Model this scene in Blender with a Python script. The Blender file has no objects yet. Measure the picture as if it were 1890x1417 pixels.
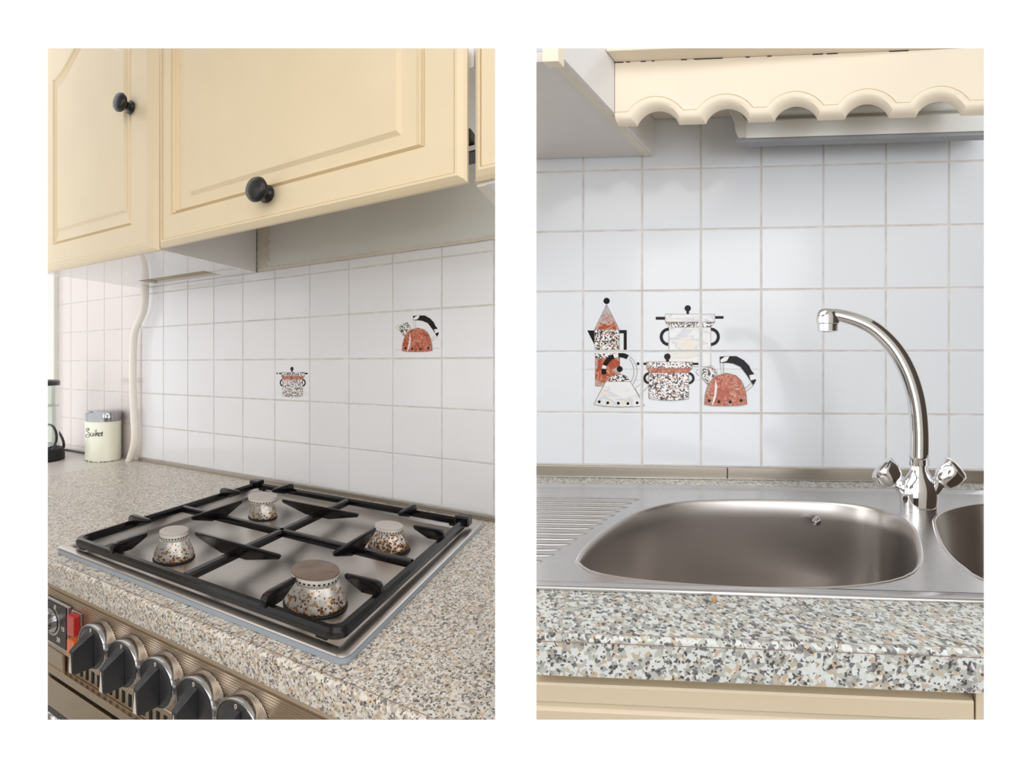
import bpy, bmesh, math, random
from mathutils import Vector, Matrix
S = bpy.context.scene
COL = S.collection
PI = math.pi
rnd = random.Random(4)

# ------------------------------------------------------------------ camera, sky, lights, exposure
CZ, F, PU, PV = 1.30, 820.0, 945.0, 672.0          # camera height; focal length, centre column and horizon row at 1890 px
cd = bpy.data.cameras.new('camera'); cam = bpy.data.objects.new('camera', cd); COL.objects.link(cam)
cam.location = (0, 0, CZ); cam.rotation_euler = (PI / 2, 0, 0)
cd.sensor_width = 36; cd.lens = F / 1890 * 36; cd.shift_y = (PV - 708.5) / 1890; cd.clip_start = .02
S.camera = cam
w = bpy.data.worlds.new('sky'); S.world = w; w.use_nodes = True
w.node_tree.nodes['Background'].inputs[0].default_value = (1, 1, 1, 1)
w.node_tree.nodes['Background'].inputs[1].default_value = 1.12
def area(name, loc, target, size, power, col=(1, 1, 1)):
    l = bpy.data.lights.new(name, 'AREA'); l.shape = 'RECTANGLE'; l.size, l.size_y = size; l.energy = power; l.color = col
    o = bpy.data.objects.new(name, l); COL.objects.link(o); o.location = loc
    o.rotation_euler = (Vector(target) - Vector(loc)).to_track_quat('-Z', 'Y').to_euler()
    return o
area('window_light', (-1.5, -1.3, 1.75), (-.4, 1.2, 1.0), (1.5, 1.5), 15, (1, .975, .95))
area('right_fill_light', (1.45, -1.3, 1.45), (.1, 1.3, 1.15), (1.6, 1.6), 23, (.96, .98, 1))  # broad fill added from the right; no window stands there
area('ceiling_fill_light', (0, -.3, 2.56), (0, -.1, 0), (2.4, 2.2), 25, (1, .99, .98))  # added overhead fill, no fitting behind it
S.view_settings.view_transform = 'Standard'; S.view_settings.look = 'None'
S.view_settings.gamma = 1; S.view_settings.use_curve_mapping = False; S.view_settings.exposure = 0.14

# ------------------------------------------------------------------ kitchen axes: a along the wall, b towards it, h up from eye level
class Kitchen:
    def __init__(s, v1, v2, u0, u1):
        s.A = Vector((PU - v1, -F, 0)).normalized(); s.B = Vector((v2 - PU, F, 0)).normalized()
        s.u = (u0, u1); s.v = (89, 1328)
        n = []                                        # each kitchen is modelled as far as the photograph shows it
        n.append((-1, (u0 - PU) / F, 0)); n.append((1, -(u1 - PU) / F, 0))
        n.append((0, -(PV - 89) / F, 1)); n.append((0, (PV - 1328) / F, -1))
        s.cut = [Vector(x).normalized() for x in n]
    def P(s, a, b, h): return s.A * a + s.B * b + Vector((0, 0, h + CZ))
    def at_b(s, u, v, b):
        t = (u - PU) / F; a = b * (s.B.y * t - s.B.x) / (s.A.x - s.A.y * t)
        return a, (PV - v) / F * (s.A.y * a + s.B.y * b)
    def at_h(s, u, v, h):
        Y = h * F / (PV - v); X = (u - PU) / F * Y
        d = s.A.x * s.B.y - s.A.y * s.B.x
        return (X * s.B.y - Y * s.B.x) / d, (s.A.x * Y - s.A.y * X) / d
L = Kitchen(-770, 1185, 88, 914)
R = Kitchen(-12600, 1565, 990, 1816)
EYE = Vector((0, 0, CZ))

# ------------------------------------------------------------------ materials
def lin(c):
    return tuple(((x / 255) / 12.92 if x <= 10 else (((x / 255) + .055) / 1.055) ** 2.4) for x in c)
class Mat:
    def __init__(s, name, rgb, rough=.5, metal=0., coat=0., spec=.5):
        s.m = bpy.data.materials.new(name); s.m.use_nodes = True; s.t = s.m.node_tree; s.n = s.t.nodes; s.l = s.t.links
        s.b = s.n['Principled BSDF']; s.set('Base Color', (*lin(rgb), 1)); s.set('Roughness', rough); s.set('Metallic', metal)
        s.set('Coat Weight', coat); s.set('Specular IOR Level', spec)
        s.geo = s.n.new('ShaderNodeNewGeometry')
    def set(s, k, v): s.b.inputs[k].default_value = v
    def tex(s, kind, scale, vec=None, **kw):
        x = s.n.new('ShaderNodeTex' + kind)
        if 'Scale' in x.inputs: x.inputs['Scale'].default_value = scale
        for k, v in kw.items():
            k2 = k.replace('_', ' ')
            if k2 in x.inputs: x.inputs[k2].default_value = v
            else: setattr(x, k, v)
        s.l.new(vec if vec is not None else s.geo.outputs['Position'], x.inputs['Vector']); return x
    def mapping(s, scale=(1, 1, 1), rot=(0, 0, 0)):
        x = s.n.new('ShaderNodeMapping'); x.inputs['Scale'].default_value = scale; x.inputs['Rotation'].default_value = rot
        s.l.new(s.geo.outputs['Position'], x.inputs[0]); return x.outputs[0]
    def ramp(s, fac, stops, interp='LINEAR'):
        r = s.n.new('ShaderNodeValToRGB'); r.color_ramp.interpolation = interp; e = r.color_ramp.elements
        while len(e) < len(stops): e.new(.5)
        for i, (p, c) in enumerate(stops):
            e[i].position = p; e[i].color = (*lin(c), 1) if isinstance(c, tuple) else (c, c, c, 1)
        s.l.new(fac, r.inputs[0]); return r.outputs[0]
    def mix(s, fac, a, b):
        x = s.n.new('ShaderNodeMix'); x.data_type = 'RGBA'
        for i, v in ((0, fac), (6, a), (7, b)):
            if isinstance(v, (int, float)): x.inputs[i].default_value = v
            elif isinstance(v, tuple): x.inputs[i].default_value = (*lin(v), 1)
            else: s.l.new(v, x.inputs[i])
        return x.outputs[2]
    def math(s, op, a, b=0.):
        x = s.n.new('ShaderNodeMath'); x.operation = op
        for i, v in enumerate((a, b)):
            if isinstance(v, (int, float)): x.inputs[i].default_value = v
            else: s.l.new(v, x.inputs[i])
        return x.outputs[0]
    def color(s, out): s.l.new(out, s.b.inputs['Base Color']); return s
    def rough(s, out): s.l.new(out, s.b.inputs['Roughness']); return s
    def bump(s, out, strength=.2, dist=.001):
        x = s.n.new('ShaderNodeBump'); x.inputs['Strength'].default_value = strength; x.inputs['Distance'].default_value = dist
        s.l.new(out, x.inputs['Height']); s.l.new(x.outputs[0], s.b.inputs['Normal']); return s
def painted(name, rgb, rough=.38, var=.04):
    m = Mat(name, rgb, rough); c2 = tuple(int(x * (1 - var)) for x in rgb)
    m.color(m.mix(m.tex('Noise', 7, Detail=4.).outputs[0], rgb, c2))
    m.bump(m.tex('Noise', 160, m.mapping((1, 1, .35)), Detail=3.).outputs[0], .12, .0006); return m.m
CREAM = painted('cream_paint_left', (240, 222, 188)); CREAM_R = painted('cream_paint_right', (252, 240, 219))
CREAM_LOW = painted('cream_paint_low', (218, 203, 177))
WHITE = painted('white_board', (240, 238, 238), .25, .01); GLOSSW = Mat('glossy_white_board', (226, 222, 220), .06, coat=.5).m
STRIP = painted('board_edge', (240, 233, 218), .5)
PLASTER = painted('grey_plaster', (222, 222, 217), .8, .03); JAMB = painted('white_plaster', (236, 234, 228), .8, .02)
CRUST = painted('old_beige_paint', (228, 221, 206), .9, .12)
NOTCH = painted('bare_chipboard', (196, 184, 158), .9, .15)
def glaze(name, rgb):
    m = Mat(name, rgb, .13, spec=.5); c2 = tuple(int(x * .975) for x in rgb)
    m.color(m.mix(m.tex('Noise', 5, Detail=2.).outputs[0], rgb, c2)); m.bump(m.tex('Noise', 9, Detail=1.).outputs[0], .25, .003); return m.m
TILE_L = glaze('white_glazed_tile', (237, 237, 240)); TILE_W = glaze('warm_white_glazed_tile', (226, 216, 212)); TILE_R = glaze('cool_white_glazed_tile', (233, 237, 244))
m = Mat('grey_grout', (200, 194, 186), .9)
m.color(m.mix(m.ramp(m.tex('Noise', 30, Detail=5.).outputs[0], [(.35, 0.), (.7, 1.)]), (206, 203, 198), (226, 224, 220))); GROUT = m.m
def terrazzo(name, scale, pal, gloss=.32, warp=.35):
    m = Mat(name, (200, 195, 185), gloss)
    nz = m.tex('Noise', scale * .9, Detail=2.)
    add = m.n.new('ShaderNodeVectorMath'); add.operation = 'MULTIPLY_ADD'
    m.l.new(nz.outputs['Color'], add.inputs[0]); add.inputs[1].default_value = (warp * 2 / scale,) * 3; m.l.new(m.geo.outputs['Position'], add.inputs[2])
    v1 = m.tex('Voronoi', scale, add.outputs[0]); sep = m.n.new('ShaderNodeSeparateColor'); m.l.new(v1.outputs['Color'], sep.inputs[0])
    c1 = m.ramp(sep.outputs[0], pal, 'CONSTANT')
    v2 = m.tex('Voronoi', scale * 1.9, add.outputs[0]); sep2 = m.n.new('ShaderNodeSeparateColor'); m.l.new(v2.outputs['Color'], sep2.inputs[0])
    dk = m.ramp(sep2.outputs[1], [(0, 0.), (.88, .85)], 'CONSTANT')
    m.color(m.mix(dk, c1, (46, 46, 54))); return m.m
PAL = [(0, (222, 216, 206)), (.32, (198, 190, 180)), (.52, (206, 182, 152)), (.64, (180, 170, 160)), (.80, (228, 224, 218)), (.92, (130, 126, 124))]
PALR = [(0, (214, 218, 216)), (.30, (186, 188, 182)), (.52, (194, 178, 156)), (.64, (164, 164, 160)), (.80, (220, 224, 224)), (.92, (116, 118, 122))]
WORKTOP = terrazzo('speckled_laminate_left', 235, PAL); WORKTOP_R = terrazzo('speckled_laminate_right', 225, PALR, warp=.55)
GREYTOP = painted('plain_grey_laminate', (206, 200, 194), .3, .02)
SEAM = Mat('laminate_seam', (150, 128, 116), .5).m
def steel(name, rgb, rough, stretch, amt=.08, aniso=0., bump=.03):
    m = Mat(name, rgb, rough, 1.)
    t = m.tex('Noise', 60, m.mapping(*stretch), Detail=4.).outputs[0]
    m.rough(m.ramp(t, [(0, max(0, rough - amt)), (1, rough + amt)])); m.bump(t, bump, .0006)
    if aniso: m.set('Anisotropic', aniso)
    return m.m
ang = math.atan2(L.A.y, L.A.x)
STEEL_HOB = steel('brushed_steel_hob', (206, 200, 194), .30, ((.15, 9, 1), (0, 0, -ang)), .05, bump=.012)
STEEL_PANEL = steel('brushed_steel_panel', (206, 190, 170), .3, ((1, 1, 12),))
STEEL_SINK = steel('brushed_steel_sink', (196, 194, 192), .25, ((1, 14, 14),))
STEEL_BOWL = steel('satin_steel_bowl', (204, 199, 196), .30, ((6, 6, 1),), .05, bump=.008)
STEEL_STRIP = steel('dull_steel_strip', (186, 178, 166), .34, ((1, 1, 12),))
CHROME = Mat('chrome', (232, 232, 234), .05, 1.).m; LIDM = Mat('tin_lid_chrome', (170, 172, 176), .12, 1.).m; CHROME_D = Mat('worn_chrome', (196, 196, 198), .16, 1.).m
SEAL = Mat('blue_grey_seal', (156, 166, 176), .4).m
m = Mat('black_enamel', (16, 12, 13), .16, spec=.35); m.bump(m.tex('Noise', 90, Detail=3.).outputs[0], .25, .0012)
m.color(m.mix(m.ramp(m.tex('Noise', 45, Detail=6.).outputs[0], [(.55, 0.), (.75, 1.)]), (15, 12, 13), (34, 29, 30))); ENAMEL = m.m
BLACK = Mat('black_plastic', (24, 24, 26), .3).m; KNOBFACE = painted('worn_black_plastic', (62, 62, 66), .3, .35)
BLACKM = Mat('matt_black', (14, 14, 15), .6).m; IVORY = Mat('ivory_marker', (222, 214, 200), .4).m
PIPE = painted('cream_pipe_paint', (246, 240, 230), .4, .02)
LAMPW = painted('white_enamel_sheet', (238, 240, 238), .35, .02); LAMPG = painted('grey_plastic', (158, 160, 166), .5, .05); BRACKET = painted('pale_grey_plastic', (226, 226, 222), .4, .05)
RED = Mat('red_lens', (190, 26, 26), .15, coat=.6).m; ORANGE = Mat('orange_lens', (236, 104, 26), .15, coat=.6).m
CAN = painted('pale_cream_enamel', (247, 247, 228), .25, .02); RUST = Mat('rust_chip', (50, 30, 22), .8).m
def alu(name, lo, amount):
    m = Mat(name, (190, 186, 180), .40, .6)
    t = m.tex('Noise', 95, Detail=5., Roughness=.7).outputs[0]
    sep = m.n.new('ShaderNodeSeparateXYZ'); m.l.new(m.geo.outputs['Position'], sep.inputs[0])
    hh = m.ramp(m.math('MULTIPLY', m.math('SUBTRACT', sep.outputs[2], CZ - .445), 16.), [(.05, 0.10), (.75, 0.)])
    f = m.math('ADD', t, hh)
    c = m.mix(m.ramp(f, [(lo, 0.), (lo + .06, 1.)]), (206, 202, 196), (158, 120, 66))
    c = m.mix(m.ramp(m.math('ADD', m.tex('Voronoi', 150).outputs[0], m.math('MULTIPLY', hh, -3.)), [(amount, 1.), (amount + .05, 0.)]), c, (104, 66, 38))
    m.color(c); return m.m
ALU_F = alu('stained_aluminium', .60, .045); ALU_B = alu('heavily_stained_aluminium', .57, .2)
CAP = painted('grey_burner_cap', (204, 197, 190), .6, .12)
m = Mat('brown_burner_cap', (110, 90, 78), .55); m.color(m.mix(m.tex('Noise', 30, Detail=6.).outputs[0], (78, 62, 54), (150, 130, 116))); CAPB = m.m
m = Mat('burner_rim', (214, 208, 200), .5); RIM = m.m
GLASS = Mat('clear_glass', (235, 238, 235), .03); GLASS.set('Transmission Weight', 1.); GLASS.set('IOR', 1.3); GLASS = GLASS.m
# tile print inks
def ink(name, rgb): return Mat(name, rgb, .2, spec=.15).m
INK = ink('ink_black', (24, 18, 16)); INKLINE = ink('ink_line', (150, 140, 128)); INKPALE = ink('ink_pale_line', (196, 190, 184))
m = Mat('ink_terrazzo', (200, 200, 200), .2); nv = m.tex('Voronoi', 330); sp = m.n.new('ShaderNodeSeparateColor'); m.l.new(nv.outputs['Color'], sp.inputs[0])
m.color(m.ramp(sp.outputs[0], [(0, (28, 26, 28)), (.28, (240, 240, 240)), (.62, (120, 120, 128)), (.74, (208, 150, 120)), (.84, (245, 245, 245))], 'CONSTANT')); INKT = m.m
m = Mat('ink_red_marble', (180, 80, 45), .2); nt = m.tex('Noise', 55, Detail=5., Distortion=1.4).outputs[0]
m.color(m.ramp(nt, [(.3, (146, 52, 18)), (.49, (186, 74, 28)), (.53, (206, 176, 152)), (.56, (182, 70, 26)), (.75, (204, 102, 52))])); INKR = m.m
m = Mat('ink_white_marble', (236, 236, 238), .2); nt = m.tex('Noise', 14, m.mapping((1, 1, 2.6), (0, .6, 0)), Detail=5., Distortion=.8).outputs[0]
m.color(m.ramp(nt, [(.3, (238, 239, 242)), (.5, (236, 236, 238)), (.55, (204, 208, 218)), (.58, (236, 234, 232)), (.66, (236, 224, 206)), (.72, (238, 238, 240))])); INKW = m.m
m = Mat('ink_grey_marble', (190, 186, 184), .2); nt = m.tex('Noise', 60, Detail=5., Distortion=1.6).outputs[0]
m.color(m.ramp(nt, [(.3, (196, 192, 190)), (.5, (176, 172, 170)), (.56, (196, 96, 56)), (.64, (190, 186, 184))])); INKG = m.m

# ------------------------------------------------------------------ building helpers
WL = {}                                              # world position of every object's origin
def trim(bm, K):
    bm.verts.ensure_lookup_table()
    for n in K.cut:
        if not bm.verts: return
        if all((v.co - EYE).dot(n) <= 1e-7 for v in bm.verts): continue
        closed = all(e.is_manifold for e in bm.edges)
        r = bmesh.ops.bisect_plane(bm, geom=bm.verts[:] + bm.edges[:] + bm.faces[:], plane_co=EYE, plane_no=n, clear_outer=True, dist=1e-6)
        if closed:
            ed = [e for e in r['geom_cut'] if isinstance(e, bmesh.types.BMEdge) and e.is_valid and e.is_boundary]
            if ed: bmesh.ops.holes_fill(bm, edges=ed, sides=0)
def crosses(bm, K): return any((v.co - EYE).dot(n) > 1e-7 for n in K.cut for v in bm.verts)
def make(name, bm, mat, K=None, parent=None, smooth=False, base=None, solid=True):
    """link one mesh object; bm holds world coordinates"""
    if K is not None: trim(bm, K)
    if not bm.faces: bm.free(); return None
    if solid: bmesh.ops.recalc_face_normals(bm, faces=bm.faces[:])
    o0 = WL[parent.name] if parent else (Vector(base) if base is not None else Vector((0, 0, 0)))
    if base is not None: o0 = Vector(base)
    for v in bm.verts: v.co -= o0
    me = bpy.data.meshes.new(name); bm.to_mesh(me); bm.free()
    for x in (mat if isinstance(mat, (list, tuple)) else [mat]): me.materials.append(x)
    if smooth:
        for p in me.polygons: p.use_smooth = True
        if smooth == 'angle': me.set_sharp_from_angle(angle=math.radians(35))
    o = bpy.data.objects.new(name, me); COL.objects.link(o)
    if parent: o.parent = parent; o.location = o0 - WL[parent.name]
    else: o.location = o0
    WL[o.name] = o0; return o
def tag(o, label=None, cat=None, group=None, kind=None):
    if o is None: return o
    for k, v in (('label', label), ('category', cat), ('group', group), ('kind', kind)):
        if v: o[k] = v
    return o
def thing(name, loc, label, cat, group=None):
    o = bpy.data.objects.new(name, None); COL.objects.link(o); o.location = loc; o.empty_display_size = .02
    WL[o.name] = Vector(loc); return tag(o, label, cat, group)
def box(K, a0, a1, b0, b1, h0, h1, bev=0., seg=2, bm=None):
    bm0 = bmesh.new(); c = [(a, b, h) for a in (a0, a1) for b in (b0, b1) for h in (h0, h1)]
    v = [bm0.verts.new(K.P(*x)) for x in c]
    for f in ((0, 1, 3, 2), (4, 6, 7, 5), (0, 4, 5, 1), (2, 3, 7, 6), (0, 2, 6, 4), (1, 5, 7, 3)): bm0.faces.new([v[i] for i in f])
    bmesh.ops.recalc_face_normals(bm0, faces=bm0.faces[:])
    if bev: bmesh.ops.bevel(bm0, geom=bm0.edges[:], offset=bev, segments=seg, profile=.5, affect='EDGES')
    if bm is None: return bm0
    tmp = bpy.data.meshes.new('t'); bm0.to_mesh(tmp); bm0.free(); bm.from_mesh(tmp); bpy.data.meshes.remove(tmp); return bm
def loft(bm, rings, closed=True, caps=True):
    vs = [[bm.verts.new(p) for p in r] for r in rings]
    for i in range(len(vs) - 1):
        n = len(vs[i])
        for j in range(n if closed else n - 1):
            k = (j + 1) % n; bm.faces.new((vs[i][j], vs[i][k], vs[i + 1][k], vs[i + 1][j]))
    if caps: bm.faces.new(vs[0][::-1]); bm.faces.new(vs[-1])
    return vs
def lathe(K, a, b, prof, sb=.65, n=40, bm=None, sa=1.):
    bm = bm or bmesh.new()
    loft(bm, [[K.P(a + sa * r * math.cos(2 * PI * i / n), b + sb * r * math.sin(2 * PI * i / n), h) for i in range(n)] for r, h in prof]); return bm
def tube(K, pts, rad, n=16, bm=None, rb=None):
    """sweep along pts (a,b,h); rad = one radius or a list; rb = radius towards the wall"""
    bm = bm or bmesh.new(); m = len(pts)
    if not isinstance(rad, (list, tuple)): rad = [rad] * m
    W = [K.P(*p) for p in pts]; rings = []; up = Vector((0, 0, 1)); prev = None
    for i in range(m):
        t = (W[min(i + 1, m - 1)] - W[max(i - 1, 0)]).normalized()
        if prev is None:
            ref = up if abs(t.dot(up)) < .9 else K.B
            x = t.cross(ref).normalized()
        else: x = (prev - t * prev.dot(t)).normalized()
        prev = x; y = t.cross(x)
        rings.append([W[i] + x * rad[i] * math.cos(2 * PI * j / n) + y * rad[i] * math.sin(2 * PI * j / n) for j in range(n)])
    loft(bm, rings); return bm
def smooth_path(p, k=6):
    out = []
    for i in range(len(p) - 1):
        p0, p1, p2, p3 = p[max(i - 1, 0)], p[i], p[i + 1], p[min(i + 2, len(p) - 1)]
        for j in range(k):
            t = j / k
            out.append(tuple(.5 * (2 * b + (c - a) * t + (2 * a - 5 * b + 4 * c - d) * t * t + (3 * b - a - 3 * c + d) * t ** 3) for a, b, c, d in zip(p0, p1, p2, p3)))
    out.append(tuple(p[-1])); return out
def prism(K, pts, b0, b1, bm=None, f=None):
    """closed outline in (a,h), extruded from b0 to b1"""
    bm = bm or bmesh.new(); loft(bm, [[K.P(a, b0, h) for a, h in pts], [K.P(a, b1, h) for a, h in pts]]); return bm
def slab(K, pts, h0, h1, bm=None):
    """closed outline in (a,b), extruded from h0 to h1"""
    bm = bm or bmesh.new(); loft(bm, [[K.P(a, b, h0) for a, b in pts], [K.P(a, b, h1) for a, b in pts]]); return bm
def bevel_all(bm, off, seg=2):
    bmesh.ops.recalc_face_normals(bm, faces=bm.faces[:])
    bmesh.ops.bevel(bm, geom=[e for e in bm.edges if len(e.link_faces) == 2 and e.calc_face_angle(0) > .6], offset=off, segments=seg, profile=.5, affect='EDGES'); return bm
def text_mesh(s, size, place, thick=.0004):
    """lettering: place(x, y, z) -> world point"""
    cu = bpy.data.curves.new('t', 'FONT'); cu.body = s; cu.size = size; cu.extrude = thick; cu.align_x = 'CENTER'; cu.align_y = 'CENTER'; cu.resolution_u = 3
    o = bpy.data.objects.new('t', cu); COL.objects.link(o); bpy.context.view_layer.update()
    me = o.to_mesh(); bm = bmesh.new(); bm.from_mesh(me); o.to_mesh_clear(); bpy.data.objects.remove(o)
    for v in bm.verts: v.co = place(*v.co)
    return bm

# ------------------------------------------------------------------ the room around the viewer
def wbox(x0, x1, y0, y1, z0, z1, bm=None):
    bm = bm or bmesh.new(); v = [bm.verts.new((x, y, z)) for x in (x0, x1) for y in (y0, y1) for z in (z0, z1)]
    for f in ((0, 1, 3, 2), (4, 6, 7, 5), (0, 4, 5, 1), (2, 3, 7, 6), (0, 2, 6, 4), (1, 5, 7, 3)): bm.faces.new([v[i] for i in f])
    return bm
ROOMW = painted('room_wall_paint', (206, 202, 194), .8, .02); FLOORM = painted('brown_vinyl_floor', (176, 166, 154), .45, .1); CEIL = painted('ceiling_paint', (228, 226, 222), .9, .01)
XR, YB, YF, ZC = 1.75, -2.4, 1.30, 2.6
tag(make('floor', wbox(-XR, XR, YB, YF, -.05, 0), FLOORM), kind='structure')
tag(make('ceiling', wbox(-XR, XR, YB, YF, ZC, ZC + .05), CEIL), kind='structure')
bm = wbox(-XR, -1.25, YB - .1, YB, 0, ZC); wbox(.75, XR, YB - .1, YB, 0, ZC, bm); wbox(-1.25, .75, YB - .1, YB, 0, .95, bm); wbox(-1.25, .75, YB - .1, YB, 2.25, ZC, bm)
tag(make('wall_back', bm, ROOMW), kind='structure')
bm = wbox(-XR - .1, -XR, YB, -.9, 0, ZC); wbox(-XR - .1, -XR, .7, YF, 0, ZC, bm); wbox(-XR - .1, -XR, -.9, .7, 0, 1.0, bm); wbox(-XR - .1, -XR, -.9, .7, 2.2, ZC, bm)
tag(make('wall_side', bm, ROOMW), kind='structure')
tag(make('wall_side', wbox(XR, XR + .1, YB, YF, 0, ZC), ROOMW), kind='structure')
bm = wbox(-1.25, .75, YB - .06, YB - .02, .95, 1.0); wbox(-1.25, .75, YB - .06, YB - .02, 2.2, 2.25, bm)
for x in (-1.25, -.6, .05, .70): wbox(x, x + .05, YB - .06, YB - .02, 1.0, 2.2, bm)
tag(make('door_1', wbox(.9, 1.7, YB + .005, YB + .045, 0, 2.05), painted('reflection_brown', (92, 74, 60), .45)), kind='structure')  # dark box added out of view for the chrome to reflect
DARK = painted('reflection_dark_brown', (70, 56, 46), .45)
for k_, (x0, x1, y0, y1) in enumerate(((-XR + .002, -XR + .05, -2.1, -1.25), (XR - .05, XR - .002, -2.0, -1.2), (XR - .05, XR - .002, .2, 1.0))):  # more unseen dark boxes, added for contrast in the chrome reflections
    tag(make('door_%d' % (k_ + 2), wbox(x0, x1, y0, y1, .002, 2.05), DARK), kind='structure')
tag(make('reflection_strip_1', wbox(-XR + .002, -XR + .03, -.95, .75, .92, .99), painted('reflection_strip_brown', (84, 76, 70), .4)), kind='structure')  # unseen dark strip on the side wall, added for reflections
tag(make('window_1', bm, CEIL), kind='structure')

# ------------------------------------------------------------------ tiled walls
BW = 1.1295                                         # left tile face
BWR = 1.336                                         # right tile face
def make_tile(K, a0, a1, h0, h1, b, mat, parent, g=.0025, c=.0013):
    a0 += g; a1 -= g; h0 += g; h1 -= g
    bm = bmesh.new()
    def rect(i, bb): return [K.P(a0 + i, bb, h0 + i), K.P(a1 - i, bb, h0 + i), K.P(a1 - i, bb, h1 - i), K.P(a0 + i, bb, h1 - i)]
    loft(bm, [rect(0, b + .0035), rect(0, b + c * .5), rect(c, b)])
    return make('tile', bm, mat, K, parent, base=K.P((a0 + a1) / 2, b, (h0 + h1) / 2))
wl = thing('wall_left', L.P(-1.5, BW + .02, -.46), None, None); tag(wl, 'white tiled kitchen wall behind the gas hob', kind='structure')
def prt(name, bm, mat, parent, K, lab=None, smooth=False, **kw): return tag(make(name, bm, mat, K, parent, smooth, **kw), lab)
prt('backing', box(L, -3.12, .1, BW + .0016, BW + .05, -.46, .62), GROUT, wl, L)
prt('plaster', box(L, -1.4331, .1, BW - .001, BW + .003, .3555, 1.3), PLASTER, wl, L, 'grey painted plaster above the tiles')
prt('plaster', box(L, -3.7, -3.085, BW - .02, BW + .05, -.46, .62, .004), JAMB, wl, L, 'white plaster beyond the end of the tiles')
# rough old paint along the top of the tiles and a stained upright strip
def ragged(K, a0, a1, h0, h1, b, n=60, amp=.004, seed=1, vert=False):
    r = random.Random(seed); bm = bmesh.new(); lo, hi = [], []
    for i in range(n + 1):
        t = i / n; j1 = r.uniform(-amp, amp); j0 = r.uniform(-amp, amp) * .4
        if vert: lo.append((a0 + j0, h0 + (h1 - h0) * t)); hi.append((a1 + j1 * 1.6, h0 + (h1 - h0) * t))
        else: lo.append((a0 + (a1 - a0) * t, h0 + j0)); hi.append((a0 + (a1 - a0) * t, h1 + j1))
    vs = [[bm.verts.new(K.P(a, b + .001, h)) for a, h in x] for x in (lo, hi)] + [[bm.verts.new(K.P(a, b - .0012, h)) for a, h in x] for x in (hi, lo)]
    for q in range(4):
        A_, B_ = vs[q], vs[(q + 1) % 4]
        for i in range(n): bm.faces.new((A_[i], A_[i + 1], B_[i + 1], B_[i]))
    bm.faces.new([v[0] for v in vs]); bm.faces.new([v[-1] for v in vs][::-1]); return bm
prt('old_paint_edge', ragged(L, -1.43, .1, .3535, .3665, BW - .002, 120, .0035), CRUST, wl, L)
prt('old_paint_edge', ragged(L, -1.4325, -1.375, .366, .56, BW - .002, 40, .012, 3, True), CRUST, wl, L, 'beige stained strip beside the cabinet')
colsL = [-3.078, -2.9398, -2.7641, -2.5914, -2.4247, -2.2522, -2.0721, -1.8873, -1.7059, -1.5206, -1.3342, -1.1493, -.9627, -.7743, -.5866, -.4096, -.2240, -.04]
rowsL = [-.431, -.2845, -.1335, .0175, .168, .3218]
tilesL = {}
for ci in range(len(colsL) - 1):
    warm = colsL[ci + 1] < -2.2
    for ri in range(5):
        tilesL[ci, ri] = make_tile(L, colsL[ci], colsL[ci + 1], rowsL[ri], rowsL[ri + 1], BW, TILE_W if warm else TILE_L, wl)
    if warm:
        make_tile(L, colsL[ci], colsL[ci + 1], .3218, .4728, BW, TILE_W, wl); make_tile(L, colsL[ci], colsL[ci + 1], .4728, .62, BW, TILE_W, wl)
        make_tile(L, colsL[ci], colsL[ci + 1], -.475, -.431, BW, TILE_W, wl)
    else: make_tile(L, colsL[ci], colsL[ci + 1], .3218, .3545, BW, TILE_L, wl)
wr = thing('wall_right', R.P(-.2, BWR + .02, -.28), None, None); tag(wr, 'white tiled kitchen wall behind the sink', kind='structure')
prt('backing', box(R, -.95, .7, BWR + .0016, BWR + .05, -.3, .95), GROUT, wr, R)
colsR = [-.9193, -.7752, -.6306, -.4861, -.3446, -.2015, -.0568, .0867, .2292, .3720, .5146]
rowsR = [-.2497, -.1196, .0315, .1807, .3299, .4798, .6300, .78, .93]
tilesR = {}
for ci in range(len(colsR) - 1):
    for ri in range(len(rowsR) - 1):
        tilesR[ci, ri] = make_tile(R, colsR[ci], colsR[ci + 1], rowsR[ri], rowsR[ri + 1], BWR, TILE_R, wr, .0022)

# ------------------------------------------------------------------ printed pictures on the tiles (flat print, clipped at every tile edge)
def disc(x, y, r, n=20): return [(x + r * math.cos(2 * PI * i / n), y + r * math.sin(2 * PI * i / n)) for i in range(n)]
def arc_band(x, y, ro, ri, t0, t1, n=10):
    o = [];
    for i in range(n):
        s0, s1 = (math.radians(t0 + (t1 - t0) * k / n) for k in (i, i + 1))
        o.append([(x + ro * math.cos(s0), y - ro * math.sin(s0)), (x + ro * math.cos(s1), y - ro * math.sin(s1)), (x + ri * math.cos(s1), y - ri * math.sin(s1)), (x + ri * math.cos(s0), y - ri * math.sin(s0))])
    return o
def stroke(pts, w):
    o = []
    for (x0, y0), (x1, y1) in zip(pts, pts[1:]):
        d = math.hypot(x1 - x0, y1 - y0) or 1; nx, ny = -(y1 - y0) / d * w / 2, (x1 - x0) / d * w / 2
        o.append([(x0 + nx, y0 + ny), (x1 + nx, y1 + ny), (x1 - nx, y1 - ny), (x0 - nx, y0 - ny)])
    return o
K_, T_, R_, W_, G_, N_, Q_ = range(7)               # black, terrazzo, red, white marble, grey marble, line, pale line
INKS = [INK, INKT, INKR, INKW, INKG, INKLINE, INKPALE]
def outlined(m, poly, w=4): return [(m, poly)] + [(N_, s) for s in stroke(poly + poly[:1], w)]
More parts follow.
